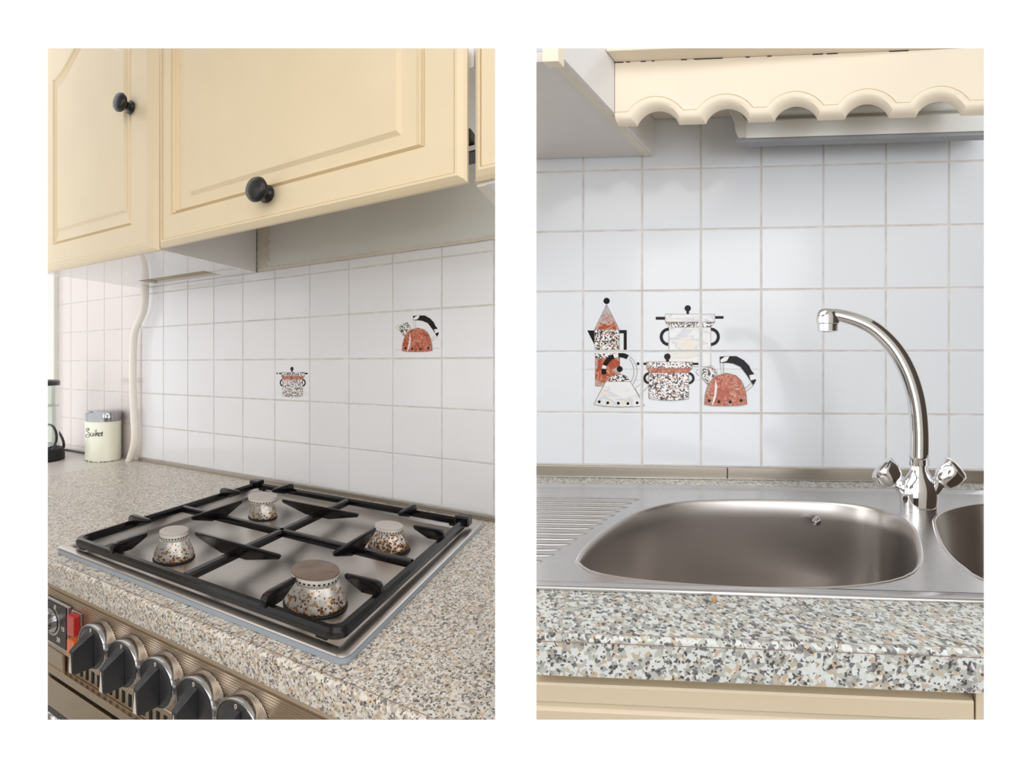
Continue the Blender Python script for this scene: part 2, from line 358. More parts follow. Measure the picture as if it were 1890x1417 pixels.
art_moka = [(K_, disc(305, 180, 30)), *outlined(G_, [(305, 212), (425, 448), (190, 448)]), (R_, [(222, 448), (250, 385), (330, 410), (372, 380), (400, 448)]),
    (K_, [(122, 458), (190, 458), (190, 592)]), (K_, [(425, 455), (495, 455), (495, 645), (466, 645), (466, 485), (425, 485)]),
    *outlined(T_, [(190, 450), (425, 450), (425, 720), (198, 720)]), *outlined(R_, [(198, 720), (430, 720), (430, 985), (198, 985)]), (G_, [(200, 850), (222, 800), (225, 720), (200, 720)]), (G_, [(200, 985), (200, 925), (300, 960), (430, 940), (430, 985)])]
art_kettle = [(N_, s) for s in stroke([(520, 700), (560, 740), (590, 800), (595, 860), (575, 930), (550, 975)], 4)] + [(N_, s) for s in stroke([(520, 725), (550, 770), (565, 830), (560, 890), (535, 945)], 4)] + \
    [(N_, s) for s in stroke([(262, 870), (300, 945)], 4)] + [(K_, p) for p in arc_band(430, 840, 172, 128, 60, 192)] + [(W_, p) for p in arc_band(430, 840, 170, 130, 95, 112)] + [(W_, p) for p in arc_band(430, 840, 170, 130, 160, 172)] + \
    [(G_, [(360, 830), (410, 800), (440, 870), (390, 870)]), (K_, disc(430, 822, 28)), *outlined(T_, [(298, 940), (330, 905), (380, 880), (430, 868), (490, 885), (530, 940)]),
     *outlined(W_, [(615, 1075), (575, 1005), (705, 905), (745, 930)], 4), *outlined(W_, [(300, 940), (530, 940), (665, 1168), (560, 1176), (420, 1180), (280, 1172), (186, 1155)], 5)] + \
    [(K_, disc(x, y, 14, 12)) for x, y in ((238, 1130), (318, 1140), (418, 1143), (508, 1146), (595, 1140))]
art_tall = [(K_, disc(1070, 250, 30)), (K_, [(1058, 275), (1082, 275), (1082, 306), (1058, 306)]), (K_, [(768, 330), (857, 330), (857, 357), (768, 357)]), (K_, [(1327, 323), (1408, 323), (1408, 348), (1327, 348)]),
    *outlined(W_, [(857, 305), (1327, 305), (1327, 378), (857, 378)]), *outlined(T_, [(862, 380), (1325, 380), (1285, 428), (890, 428)])] + \
    [(K_, p) for p in arc_band(893, 518, 87, 58, 92, 265)] + [(K_, p) for p in arc_band(1287, 518, 87, 58, -88, 88)] + outlined(W_, [(893, 428), (1287, 428), (1287, 800), (893, 800)])
art_pot = [(K_, disc(880, 705, 30)), (K_, [(868, 730), (892, 730), (892, 757), (868, 757)]), (K_, disc(604, 771, 13)), (K_, [(640, 762), (690, 762), (690, 782), (640, 782)]), (K_, [(1118, 762), (1172, 762), (1172, 784), (1118, 784)])] + \
    [(K_, p) for p in arc_band(710, 908, 57, 35, 70, 270)] + [(K_, p) for p in arc_band(1080, 908, 57, 35, -90, 110)] + \
    outlined(T_, [(682, 755), (1120, 755), (1112, 812), (686, 812)]) + outlined(R_, [(688, 814), (1112, 814), (1075, 858), (712, 858)]) + outlined(T_, [(707, 858), (1080, 858), (1080, 1102), (980, 1116), (880, 1119), (790, 1112), (707, 1098)])
art_red = [(Q_, s) for s in stroke([(1378, 765), (1392, 862)], 4)] + [(N_, s) for s in stroke([(1408, 765), (1412, 862)], 4)] + [(N_, s) for s in stroke([(1690, 975), (1620, 1035)], 4)] + [(N_, s) for s in stroke([(1668, 955), (1610, 1010)], 4)] + \
    [*outlined(T_, [(1180, 870), (1225, 815), (1300, 790), (1352, 855), (1330, 880), (1262, 968)]), *outlined(W_, [(1148, 850), (1175, 822), (1210, 870), (1180, 890)], 3)] + \
    [(K_, [(1375, 705), (1455, 700), (1530, 700), (1600, 738), (1570, 800), (1500, 770), (1440, 762), (1378, 765)]), (K_, [(1600, 738), (1650, 790), (1668, 830), (1630, 878), (1570, 800)]),
     (K_, [(1668, 830), (1700, 870), (1715, 930), (1690, 975), (1630, 878)]), (W_, [(1420, 706), (1465, 702), (1440, 745), (1385, 762), (1380, 735)]), (W_, [(1650, 880), (1700, 870), (1712, 915), (1665, 930)])] + \
    outlined(R_, [(1232, 1155), (1240, 1060), (1262, 985), (1295, 925), (1350, 882), (1440, 860), (1525, 882), (1575, 930), (1602, 985), (1622, 1060), (1630, 1152), (1560, 1165), (1430, 1169), (1300, 1166)], 6) + \
    [(K_, disc(x, y, 15, 12)) for x, y in ((1275, 1120), (1366, 1130), (1472, 1132), (1575, 1117))] + [(W_, [(1335, 920), (1350, 985), (1340, 1080), (1310, 1160), (1298, 1160), (1322, 1060), (1328, 985)])]
art_shelf = [(Q_, s) for s in stroke([(108, 823), (1742, 823)], 4)] + [(Q_, s) for s in stroke([(560, 928), (1240, 928)], 3)]
def clip(poly, lo, hi):
    for ax, val, sg in ((0, lo[0], 1), (0, hi[0], -1), (1, lo[1], 1), (1, hi[1], -1)):
        out = []
        for i in range(len(poly)):
            p, q = poly[i - 1], poly[i]; dp, dq = (p[ax] - val) * sg, (q[ax] - val) * sg
            if (dp >= 0) != (dq >= 0):
                t = dp / (dp - dq); out.append((p[0] + (q[0] - p[0]) * t, p[1] + (q[1] - p[1]) * t))
            if dq >= 0: out.append(q)
        poly = out
        if len(poly) < 3: return None
    return poly
def tile_print(K, tile, cell, art, to_ah, b, lab):
    bm = bmesh.new(); (a0, a1, h0, h1) = cell; g = .004
    for k, (mt, poly) in enumerate(art):
        pl = clip([to_ah(*p) for p in poly], (a0 + g, h0 + g), (a1 - g, h1 - g))
        if not pl: continue
        f = bm.faces.new([bm.verts.new(K.P(a, b - .0002 - k * .000012, h)) for a, h in pl]); f.material_index = mt
        if f.normal.length == 0: f.normal_update()
        f.normal_update()
        if f.normal.dot(K.B) > 0: f.normal_flip()
    if not bm.faces: bm.free(); return
    bmesh.ops.triangulate(bm, faces=[f for f in bm.faces if len(f.verts) > 4])
    o = make('printed_picture', bm, INKS, K, tile, solid=False); tag(o, lab)
def mapR(x, y): return R.at_b(1060 + x / 5.108, 520 + y / 5.108, BWR)
art_all = art_shelf + art_moka + art_tall + art_kettle + art_pot + art_red
for ci in (1, 2, 3, 4, 5):
    for ri in (1, 2):
        if (ci, ri) in tilesR and tilesR[ci, ri]:
            tile_print(R, tilesR[ci, ri], (colsR[ci], colsR[ci + 1], rowsR[ri], rowsR[ri + 1]), art_all, mapR, BWR, 'printed picture of marbled pots and kettles')
def mapPot(x, y): return L.at_b(500 + (28 + (x - 592) / 580 * 157) / 2.724, 440 + (645 + (y - 675) / 443 * 152) / 2.724, BW)
def mapKet(x, y): return L.at_b(500 + (628 + (x - 1150) / 565 * 217) / 2.724, 440 + (387 + (y - 700) / 468 * 183) / 2.724, BW)
ciP = colsL.index(-1.3342); ciK = colsL.index(-.7743)
tile_print(L, tilesL[ciP, 2], (-1.3342, -1.1493, -.1335, .0175), [(Q_, s) for s in stroke([(560, 1065), (1180, 1070)], 3)] + art_pot, mapPot, BW, 'printed picture of a speckled cooking pot')
tile_print(L, tilesL[ciK, 3], (-.7743, -.5866, .0175, .168), [(N_, s) for s in stroke([(1140, 1145), (1725, 1120)], 3)] + art_red, mapKet, BW, 'printed picture of a red marbled kettle')

# ------------------------------------------------------------------ worktops
def nose_profile(b0, b1, top, th, r=.012, n=5):
    p = [(b1, top), (b0 + r, top)]
    p += [(b0 + r - r * math.sin(PI / 2 * i / n), top - r + r * math.cos(PI / 2 * i / n)) for i in range(1, n + 1)]
    return p + [(b0, top - th), (b1, top - th)]
def extrude_a(K, prof, a0, a1):
    bm = bmesh.new(); loft(bm, [[K.P(a, b, h) for b, h in prof] for a in (a0, a1)]); return bm
HL = -.4451
bm = extrude_a(L, nose_profile(.458, .508, HL, .047, .008), -2.297, .3)
for q in ((-2.297, .3, 1.073, BW - .0005), (-2.297, -1.335, .508, 1.073), (-.457, .3, .508, 1.073)): box(L, *q, HL - .047, HL, bm=bm)
wt = tag(make('worktop', bm, WORKTOP, L, smooth='angle', base=L.P(-1.2, .8, HL)), 'tan and grey speckled laminate worktop around the gas hob', 'worktop')
prt('seam', box(L, -2.297, .3, .4665, .4678, HL - .001, HL + .0002), SEAM, wt, L)
prt('seam', box(L, -2.299, -2.2945, .47, BW, HL - .001, HL + .0003), IVORY, wt, L)
tag(make('worktop', extrude_a(L, nose_profile(.30, BW - .0005, HL, .04), -3.9, -2.3), GREYTOP, L, smooth='angle', base=L.P(-3, .8, HL)), 'plain grey worktop left of the speckled one, under the sugar tin', 'worktop')
tag(make('upstand', box(L, -2.262, .3, BW - .009, BW - .0005, HL, -.4315, .0012), STEEL_STRIP, L, base=L.P(-1.2, BW, HL)), 'dull steel strip between the tiles and the worktop behind the hob', 'trim strip')

# ------------------------------------------------------------------ wall cabinets, left kitchen
BC = .7551
def door_panel(K, a0, a1, h0, h1, b, loops, sag=0., arch=0., th=.02, n=1):
    """loops: (inset left, right, bottom, top, b offset) from outside in"""
    bm = bmesh.new(); N = 24 if arch else 1; am = (a0 + a1) / 2
    def ring(il, ir, ib, it, db, archk):
        x0, x1, y0, y1 = a0 + il, a1 - ir, h0 + ib, h1 - it; pts = [(x0, y0), (x1, y0)]
        for i in range(N + 1):
            t = i / N; x = x1 + (x0 - x1) * t; pts.append((x, y1 + archk * (math.sin(PI * t) ** 2)))
        return [K.P(x, b + db, y + sag * (x - am)) for x, y in pts]
    rings = [ring(0, 0, 0, 0, th, 0)]
    for k, (il, ir, ib, it, db, *ak) in enumerate(loops): rings.append(ring(il, ir, ib, it, db * (1.6 if k else 1), ak[0] if ak else 0))
    loft(bm, rings); return bm
def knob(K, a, b, h, parent, s=1.):
    prof = [(.0, 0), (.020, 0), (.021, .004), (.013, .010), (.011, .018), (.018, .024), (.026, .030), (.029, .037), (.026, .044), (.014, .049), (.001, .050)]
    bm = bmesh.new(); n = 28
    loft(bm, [[K.P(a + max(r, .0006) * 1.22 * s * math.cos(2 * PI * i / n), b - d * .82 * s, h + max(r, .0006) * s * math.sin(2 * PI * i / n)) for i in range(n)] for r, d in prof])
    return make('knob', bm, BLACK, K, parent, smooth=True)
# left wall cabinet
cl = thing('wall_cabinet', L.P(-1.84, .95, .3508), 'tall cream wall cabinet at far left with an arched door panel', 'cabinet')
hB = .3508
bm = box(L, -1.449, -1.4331, BC + .021, BW - .003, hB, 1.4); prt('side_panel', bm, WHITE, cl, L, 'white side panel')
bm = box(L, -2.2476, -2.232, BC + .021, BW - .003, hB, 1.4); prt('side_panel', bm, WHITE, cl, L)
def hole_plate(K, a0, a1, b0, b1, h0, h1, x0, x1, y0, y1, bm=None):
    bm = bm or bmesh.new()
    for q in ((a0, a1, b0, y0), (a0, a1, y1, b1), (a0, x0, y0, y1), (x1, a1, y0, y1)): box(K, q[0], q[1], q[2], q[3], h0, h1, bm=bm)
    return bm
prt('bottom_panel', hole_plate(L, -2.232, -1.449, BC + .021, BW - .003, hB, hB + .016, -2.06, -1.6, 1.019, 1.092), GLOSSW, cl, L, 'glossy white underside')
prt('recess', box(L, -2.06, -1.6, 1.0195, 1.0915, hB + .012, hB + .018), NOTCH, cl, L, 'bare recess in the underside')
prt('back_panel', box(L, -2.232, -1.449, BW - .012, BW - .004, hB + .016, 1.4), WHITE, cl, L)
dr = prt('door', door_panel(L, -2.255, -1.4290, .3475, 1.30, BC, [(.0, 0, 0, 0, .012), (.008, .018, .006, .008, .003), (.022, .046, .016, .02, .0), (.030, .056, .0205, .03, .0), (.0315, .0575, .022, .03, .0032), (.036, .062, .027, .03, .0022),
    (.138, .142, .092, .25, .0022, .10), (.142, .146, .096, .254, .0055, .10), (.150, .150, .098, .262, .003, .10), (.158, .154, .1, .27, .006, .10), (.164, .158, .102, .276, .003, .10), (.172, .180, .140, .284, .0055, .10), (.180, .187, .147, .292, .0015, .10), (.188, .195, .154, .3, .0015, .10)], arch=.1), CREAM, cl, L, 'cream door with an arched raised panel')
if dr: knob(L, -1.5719, BC + .002, .8109, dr)
ck = [(-1.4322 + .0012 * math.sin(i * 1.7) + .0008 * math.sin(i * 4.1), BW - .0035, .352 + i * .0075) for i in range(30)]
prt('paint_crack', tube(L, ck, .0011, 6), BLACKM, cl, L, 'dark crack where the side meets the wall')
# middle wall cabinet
cm = thing('wall_cabinet', L.P(-.88, .95, .36), 'cream wall cabinet in the middle, above the hob, with one black knob', 'cabinet')
sag = .0085
dm = prt('door', door_panel(L, -1.4195, -.3374, .3572, 1.1, BC, [(.0, 0, 0, 0, .012), (.006, .006, .005, .005, .004), (.018, .018, .012, .02, .0), (.0235, .0235, .0175, .03, .0), (.0245, .0245, .0185, .03, .0042), (.0275, .0275, .0205, .03, .002),
    (.066, .098, .087, .1, .002), (.068, .1, .089, .1, .006), (.078, .104, .0915, .11, .002), (.082, .107, .093, .11, .006), (.094, .112, .0955, .12, .002), (.098, .115, .097, .12, .0068), (.110, .119, .099, .13, .0055), (.122, .124, .101, .14, .0068),
    (.158, .164, .130, .18, .0062), (.166, .172, .1385, .19, .0015), (.172, .178, .144, .2, .0015)], sag), CREAM, cm, L, 'cream door with a reeded frame and a raised panel')
knob(L, -.9225, BC + .002, .4299, dm, 1.08)
prt('bottom_panel', box(L, -1.431, -.345, BC + .03, BW - .003, .60, .616), WHITE, cm, L)
prt('side_panel', box(L, -.345, -.330, BC + .03, BW - .003, .60, 1.3), WHITE, cm, L)
prt('back_panel', box(L, -1.431, -.345, BW - .012, BW - .004, .617, 1.3), WHITE, cm, L)
hg = prt('hinge', box(L, -.362, -.335, BC + .024, BC + .05, .452, .475, .002), BLACK, cm, L, 'black hinge')
prt('hinge', box(L, -.40, -.33, BC + .05, BC + .10, .440, .4425), BLACK, cm, L)
# right wall cabinet
cr = thing('wall_cabinet', L.P(-.15, .95, .36), 'cream wall cabinet at the right edge of the left kitchen, only its corner showing', 'cabinet')
prt('door', door_panel(L, -.3185, .25, .3610, 1.1, BC, [(0, 0, 0, 0, .012), (.004, .006, .006, .005, .004), (.011, .018, .016, .02, .0), (.014, .024, .021, .03, .0), (.0148, .025, .022, .03, .004), (.017, .027, .024, .03, .002)], sag), CREAM, cr, L, 'cream door corner')
prt('side_panel', box(L, -.3185, -.298, BC + .022, BW - .003, .352, 1.1), STRIP, cr, L, 'pale side panel')
prt('bottom_panel', box(L, -.298, .25, BC + .022, BW - .003, .354, .37), WHITE, cr, L)

# ------------------------------------------------------------------ pipe, sugar tin, coffee maker
pp = [(268, 526), (268, 548), (265, 572), (257, 592), (249, 612), (246, 640), (245, 700), (247, 760), (249, 800), (247, 822), (242, 840), (238, 851)]
pts = [(*(lambda q: (q[0], BW - .03, q[1]))(L.at_b(u, v, BW - .03)),) for u, v in pp]
tag(make('pipe', tube(L, smooth_path(pts, 5), .0135, 14), PIPE, L, smooth=True, base=L.P(-2.25, BW - .03, HL)), 'thin cream painted pipe bending down the tiles from the cabinet to the worktop', 'pipe')
tc = (-2.4595, 1.0677); TA, TB = .1, .06
tin = thing('sugar_tin', L.P(tc[0], tc[1], HL), 'pale cream oval tin lettered Suiker, with a chrome lid, beside the pipe', 'tin')
def ov(prof, name, mat, lab=None): return prt(name, lathe(L, tc[0], tc[1], [(r * TA, h) for r, h in prof], TB / TA, 48), mat, tin, L, lab, 'angle')
ov([(.97, HL + .0005), (1.0, HL + .004), (1.0, -.262)], 'body', CAN)
ov([(1.03, -.2625), (1.04, -.259), (1.04, -.232), (1.0, -.222), (.9, -.2165), (.5, -.214), (.02, -.2135)], 'lid', LIDM, 'chrome lid')
r_ = random.Random(7); bm = bmesh.new()
def tin_pt(th, h, k=1.0): return L.P(tc[0] + TA * k * math.cos(th), tc[1] + TB * k * math.sin(th), h)
for i in range(13):
    th = -2.6 + i * .2 + r_.uniform(-.06, .06); wdt = r_.uniform(.02, .07); hh = r_.uniform(.002, .006)
    q = [tin_pt(th - wdt, HL + .001, 1.006), tin_pt(th + wdt, HL + .001, 1.006), tin_pt(th + wdt * .6, HL + hh, 1.006), tin_pt(th - wdt * .7, HL + hh * .9, 1.006)]
    q2 = [p + L.B * .004 for p in q]; loft(bm, [q, q2])
prt('chipped_rim', bm, RUST, tin, L, 'dark rust chips along the bottom rim')
_ring = []
for k in range(720):
    p = tin_pt(2 * PI * k / 720, 0, 1.0); _ring.append((PU + F * p.x / p.y, 2 * PI * k / 720, p.y))
i0 = min(range(720), key=lambda k: _ring[k][0]); i1 = max(range(720), key=lambda k: _ring[k][0])
arcs = [[_ring[(i0 + d * q) % 720] for q in range(((i1 - i0) * d) % 720 + 1)] for d in (1, -1)]
_tab = min(arcs, key=lambda t: sum(x[2] for x in t) / len(t))          # the half that faces the room
def on_tin(u, v):
    best = min(_tab, key=lambda t: abs(t[0] - u)); return best[1], (PV - v) / F * best[2]
glyphs = [[(548, 800), (540, 783), (520, 778), (507, 792), (508, 812), (525, 828), (545, 845), (553, 868), (545, 890), (522, 898), (502, 890), (500, 870), (515, 858), (532, 864), (530, 878)], [(520, 800), (530, 792), (536, 806), (526, 814)],
    [(566, 838), (564, 868), (572, 884), (584, 880), (592, 862), (594, 838)], [(594, 850), (596, 884)], [(612, 840), (610, 870), (614, 885)], [(612, 812), (613, 818)],
    [(634, 795), (628, 850), (628, 888)], [(630, 862), (650, 838), (655, 846), (640, 858), (650, 872), (662, 884)], [(664, 866), (680, 855), (682, 842), (672, 838), (663, 855), (664, 876), (674, 886), (686, 878)],
    [(694, 838), (700, 850), (698, 884)], [(698, 852), (706, 836), (716, 828), (714, 848), (710, 870), (712, 884)]]
bm = bmesh.new()
for g in glyphs:
    pw = []
    for x, y in smooth_path(g, 3):
        th, h = on_tin(88 + x / 7.085, 680 + y / 7.085); pw.append((th, h))
    ring = [(tc[0] + TA * 1.006 * math.cos(t), tc[1] + TB * 1.006 * math.sin(t), h) for t, h in pw]
    tube(L, ring, .0012, 5, bm)
prt('lettering', bm, BLACK, tin, L, 'black script word Suiker')
cc = (-2.732, .9328)
cf = thing('coffee_maker', L.P(cc[0], cc[1], HL), 'glass coffee maker on a black base at the left edge, beside the tin', 'coffee maker')
def cfl(prof, name, mat, lab=None, sm='angle', sb=.65): return prt(name, lathe(L, cc[0], cc[1], prof, sb, 40), mat, cf, L, lab, sm)
cfl([(.112, HL + .0005), (.125, HL + .004), (.124, HL + .03), (.115, HL + .052), (.09, HL + .06), (.01, HL + .06)], 'base', BLACKM, 'black base')
cfl([(.085, HL + .062), (.094, HL + .066), (.095, HL + .25), (.092, HL + .25), (.091, HL + .07), (.01, HL + .066)], 'glass_jug', GLASS, 'clear glass jug')
cfl([(.094, HL + .2505), (.098, HL + .253), (.098, HL + .346), (.094, HL + .346), (.093, HL + .2525)], 'tank', GLASS, 'clear upper tank')
cfl([(.06, HL + .344), (.1, HL + .347), (.101, HL + .366), (.09, HL + .372), (.01, HL + .374)], 'lid', KNOBFACE, 'dark lid')
cfl([(.03, HL + .07), (.036, HL + .075), (.034, HL + .11), (.02, HL + .118), (.005, HL + .118)], 'filter_holder', KNOBFACE)
bmin = .84
hp = [(88, 783), (97, 786), (103, 797), (104, 812), (100, 822), (98, 828)]
pts = [(a, bmin, h) for a, h in (L.at_b(u, v, bmin) for u, v in hp)]
prt('handle', tube(L, smooth_path(pts, 4), .0042, 10), BLACK, cf, L, 'black jug handle', True)
# mains cable
cbp = [(106, 794), (112, 803), (117, 815), (117, 826), (110, 831)]
pts = [(a, 1.03, h) for a, h in (L.at_b(u, v, 1.03) for u, v in cbp)]
p2 = [(a, b, HL + .006) for a, b in (L.at_h(u, v, HL + .006) for u, v in ((118, 829.5), (138, 832), (160, 836)))]
cable_bm = tube(L, smooth_path(pts, 4), .0052, 8)
tube(L, smooth_path([(pts[-1][0], pts[-1][1], HL + .02)] + p2, 4), .0052, 8, cable_bm)
tag(make('power_cable', cable_bm, BLACK, L, smooth=True, base=L.P(-2.6, 1.03, HL)), 'black mains cable looping from the coffee maker behind the tin', 'cable')

# ------------------------------------------------------------------ gas hob
HP = -.441                                          # steel pan level
hob = thing('gas_hob', L.P(-.89, .79, HL), 'stainless steel four burner gas hob set into the speckled worktop', 'hob')
def rrect(a0, a1, b0, b1, r, n=5, rb=None):
    rb = rb or r * .7; out = []
    for cx, cy, t0 in ((a1 - r, b1 - rb, 0), (a0 + r, b1 - rb, 90), (a0 + r, b0 + rb, 180), (a1 - r, b0 + rb, 270)):
        for i in range(n + 1):
            t = math.radians(t0 + 90 * i / n); out.append((cx + r * math.cos(t), cy + rb * math.sin(t)))
    return out
HA0, HA1, HB0, HB1 = -1.350, -.424, .489, 1.080
def ringL(i, h, r=.02): return [L.P(a, b, h) for a, b in rrect(HA0 + i * 1.24, HA1 - i * 1.24, HB0 + i * .84, HB1 - i * .84, max(r - i, .004))]
bm = bmesh.new(); loft(bm, [ringL(.0, HL + .0003), ringL(-.001, HL + .001), ringL(-.001, HL + .0098), ringL(.003, HL + .0100), ringL(.015, HL + .0095), ringL(.015, HL + .0003), ringL(.0, HL + .0003)], True, False); prt('seal', bm, SEAL, hob, L, 'blue grey seal under the rim')
bm = bmesh.new(); loft(bm, [ringL(.0, HL + .0101), ringL(-.001, HL + .0112), ringL(.001, HL + .0130), ringL(.004, HL + .0135), ringL(.020, HL + .0130), ringL(.024, HL + .010), ringL(.030, HL - .010), ringL(.036, HL - .012), ringL(.05, HL - .0125)], True, False); bm.verts.ensure_lookup_table()
n_ = len(ringL(0, 0)); bm.faces.new(bm.verts[-n_:])
prt('pan', bm, STEEL_HOB, hob, L, 'brushed steel tray', 'angle')
def burner(a, b, rb_, rc, hc, body, cap, lab, neck=None):
    neck = neck or rc * 1.0; z = HL - .0118
    H = hc - z
    bb = prt('burner', lathe(L, a, b, [(rb_ * .93, z), (rb_ * .97, z + .003), (rb_ * 1.0, z + H * .13), (rb_ * .97, z + H * .22), (rb_ * .6 + neck * .4, z + H * .40), (neck * 1.07, z + H * .62), (neck * 1.0, z + H * .70), (neck * .97, z + H * .705), (neck * .97, z + H * .76), (.002, z + H * .76)]), body, hob, L, lab, 'angle')
    prt('burner_base', lathe(L, a, b, [(rb_ * 1.02, z - .0002), (rb_ * 1.04, z + .0008), (rb_ * 1.0, z + .0026), (rb_ * .9, z + .003)]), BLACKM, bb, L)
    prt('burner_crown', lathe(L, a, b, [(rc * .96, z + H * .762), (rc * .99, z + H * .79), (rc * 1.0, z + H * .93), (rc * .99, z + H * .94), (.002, z + H * .94)]), RIM, bb, L, 'pale slotted crown', 'angle')
    prt('burner_cap', lathe(L, a, b, [(rc * .97, z + H * .942), (rc * 1.02, z + H * .95), (rc * 1.01, z + H * 1.0), (rc * .95, z + H * 1.015), (rc * .6, z + H * 1.02), (.002, z + H * 1.02)]), cap, bb, L, None, 'angle')
    bm = bmesh.new(); ns = 30
    for i in range(ns):                              # gas ports round the crown
        t = 2 * PI * i / ns; q = []
        for dt, hh in ((-.05, .80), (.05, .80), (.05, .845), (-.05, .845)):
            q.append((a + rc * 1.004 * math.cos(t + dt), b + .65 * rc * 1.004 * math.sin(t + dt), z + H * hh))
        inn = [(a + (x - a) * .96, b + (y - b) * .96, h_) for x, y, h_ in q]
        loft(bm, [[L.P(*p) for p in q], [L.P(*p) for p in inn]])
    tag(prt('gas_ports', bm, BLACKM, bb, L), kind='stuff')
burner(-1.078, .612, .056, .0392, -.3925, ALU_F, CAP, 'front left burner with speckled rust')
burner(-1.107, .892, .0503, .0518, -.394, ALU_F, CAP, 'back left burner with a wide flat cap', .0347)
burner(-.614, .879, .0596, .0409, -.4005, ALU_B, CAP, 'back right burner, heavily rust stained')
burner(-.609, .6135, .0710, .0539, -.3925, ALU_F, CAPB, 'front right burner, the largest, with a brown cap')
# pan support
grid = thing('pan_support', L.P(-.87, .76, HL + .013), 'black enamelled pan support grid lying on the gas hob', 'pan support')
GA0, GA1, GB0, GB1 = -1.298, -.461, .513, 1.020
gh = -.4170                                          # bar centre height
def bar(p0, p1, r=.0085, name='bar', wa=1.0):
    (a0, b0), (a1, b1) = p0, p1
    bm = bmesh.new(); d = Vector((a1 - a0, b1 - b0)).normalized(); n = Vector((-d.y, d.x))
    sc = 1.24 * abs(n.x) + .84 * abs(n.y); rings = []
    prof = [(-1, -.95), (-1, .25), (-.62, .85), (.62, .85), (1, .25), (1, -.95)]
    for a, b in ((a0, b0), (a1, b1)): rings.append([L.P(a + n.x * r * sc * x, b + n.y * r * sc * x, gh + .0085 * y) for x, y in prof])
    loft(bm, rings); return prt(name, bm, ENAMEL, grid, L, None, 'angle')
bm = bmesh.new()
outer = rrect(GA0 - .012, GA1 + .012, GB0 - .008, GB1 + .008, .028, 5)
def fr_ring(i, y): return [L.P(a, b, gh + y) for a, b in rrect(GA0 - .013 + i * 1.24, GA1 + .013 - i * 1.24, GB0 - .009 + i * .84, GB1 + .009 - i * .84, max(.030 - i * .6, .014), 6)]
rr = [fr_ring(0, -.0085), fr_ring(-.001, .002), fr_ring(.0035, .0075), fr_ring(.0115, .0085), fr_ring(.017, .003), fr_ring(.018, -.0085)]
vs = loft(bm, rr, True, False)
n_ = len(vs[0])
for j in range(n_): bm.faces.new((vs[-1][j], vs[-1][(j + 1) % n_], vs[0][(j + 1) % n_], vs[0][j]))
prt('outer_frame', bm, ENAMEL, grid, L, None, 'angle')
cx, cy = -.871, .760
bar((cx, GB0 + .004), (cx, GB1 - .004)); bar((GA0 + .008, cy), (GA1 - .008, cy))
for a, b in ((GA0, GB1), (GA1, GB1)):
    prt('corner_lug', box(L, a - .022, a + .022, b - .014, b + .016, gh - .0085, gh + .017, .004), ENAMEL, grid, L)
def finger(a, b, da, db, ln, double=False, hgt=.021, th=.0058):
    """upright blade, level on top, its underside rising to the tip"""
    d = Vector((da, db)); n = Vector((-db, da)); sc = 1.24 * abs(n.x) + .84 * abs(n.y)
    top = gh + hgt + .004
    if double: prof = [(-ln, top - .002), (-ln * .96, top), (ln * .96, top), (ln, top - .002), (ln * .97, top - .010), (ln * .30, gh - .004), (-ln * .30, gh - .004), (-ln * .97, top - .010)]
    else: prof = [(-.012, gh), (-.012, top - .010), (-.006, top - .002), (.004, top), (ln * .95, top - .001), (ln, top - .004), (ln * .96, top - .011), (ln * .42, gh - .001)]
    ws = [.6 if abs(x) > ln * .9 else 1.15 for x, _ in prof]
    bm = bmesh.new(); rings = []
    for s in (-1, 1): rings.append([L.P(a + d.x * x + n.x * th * sc * s * w_, b + d.y * x + n.y * th * sc * s * w_, h) for (x, h), w_ in zip(prof, ws)])
    loft(bm, rings); bevel_all(bm, .0016, 2); prt('finger', bm, ENAMEL, grid, L, None, 'angle')
fa = (-1.128, -.626); fb = (.628, .890)
for q in range(2):
    finger(fa[q], GB0 + .003, 0, 1, .062); finger(fa[q], GB1 - .003, 0, -1, .072)
    finger(GA0 + .004, fb[q], 1, 0, .085); finger(GA1 - .004, fb[q], -1, 0, .080)
    finger(cx, fb[q], 1, 0, .148, True)
    finger(fa[q], cy, 0, 1, .075, True)
for a in (GA0 + .03, GA1 - .03):
    for b in (GB0, GB1): prt('rubber_foot', box(L, a - .012, a + .012, b - .006, b + .006, HL + .0135, gh - .0085), BLACKM, grid, L)

# ------------------------------------------------------------------ oven under the hob
BO = .4625
ov_ = thing('oven', L.P(-.85, .6, -.85), 'built-in steel oven front with a row of chrome knobs under the worktop', 'oven')
prt('body', box(L, -1.7, .2, BO + .012, .60, -1.0, HL - .049), BLACKM, ov_, L, 'dark gap under the worktop')
prof = [(BO + .011, -.496), (BO + .004, -.498), (BO + .001, -.505), (BO + .004, -.5075)]
h = -.5085; nr = 26
for i in range(nr):                                  # fine horizontal ribs
    h1_ = -.5085 - (.628 - .5085) * (i + 1) / nr
    prof += [(BO, h), (BO, h - (h - h1_) * .62), (BO + .0009, h - (h - h1_) * .72), (BO + .0009, h1_ + .0003)]; h = h1_
prof += [(BO, -.6285), (BO, -.638), (BO + .011, -.6385)]
prt('control_panel', extrude_a(L, prof, -1.7, .2), STEEL_PANEL, ov_, L, 'ribbed brushed steel control panel')
vg = prt('vent_grille', box(L, -1.235, .1, BO + .006, BO + .011, -.676, -.6385), STEEL_PANEL, ov_, L, 'vent strip with upright slots')
prt('vent_edge', box(L, -1.7, -1.24, BO - .002, BO + .011, -.684, -.6385, .001), STEEL_PANEL, ov_, L)
for i in range(44):
    a = -1.224 + i * .0245
    s_ = prt('slot', box(L, a, a + .0075, BO + .0045, BO + .0065, -.670, -.645), BLACKM, vg, L)
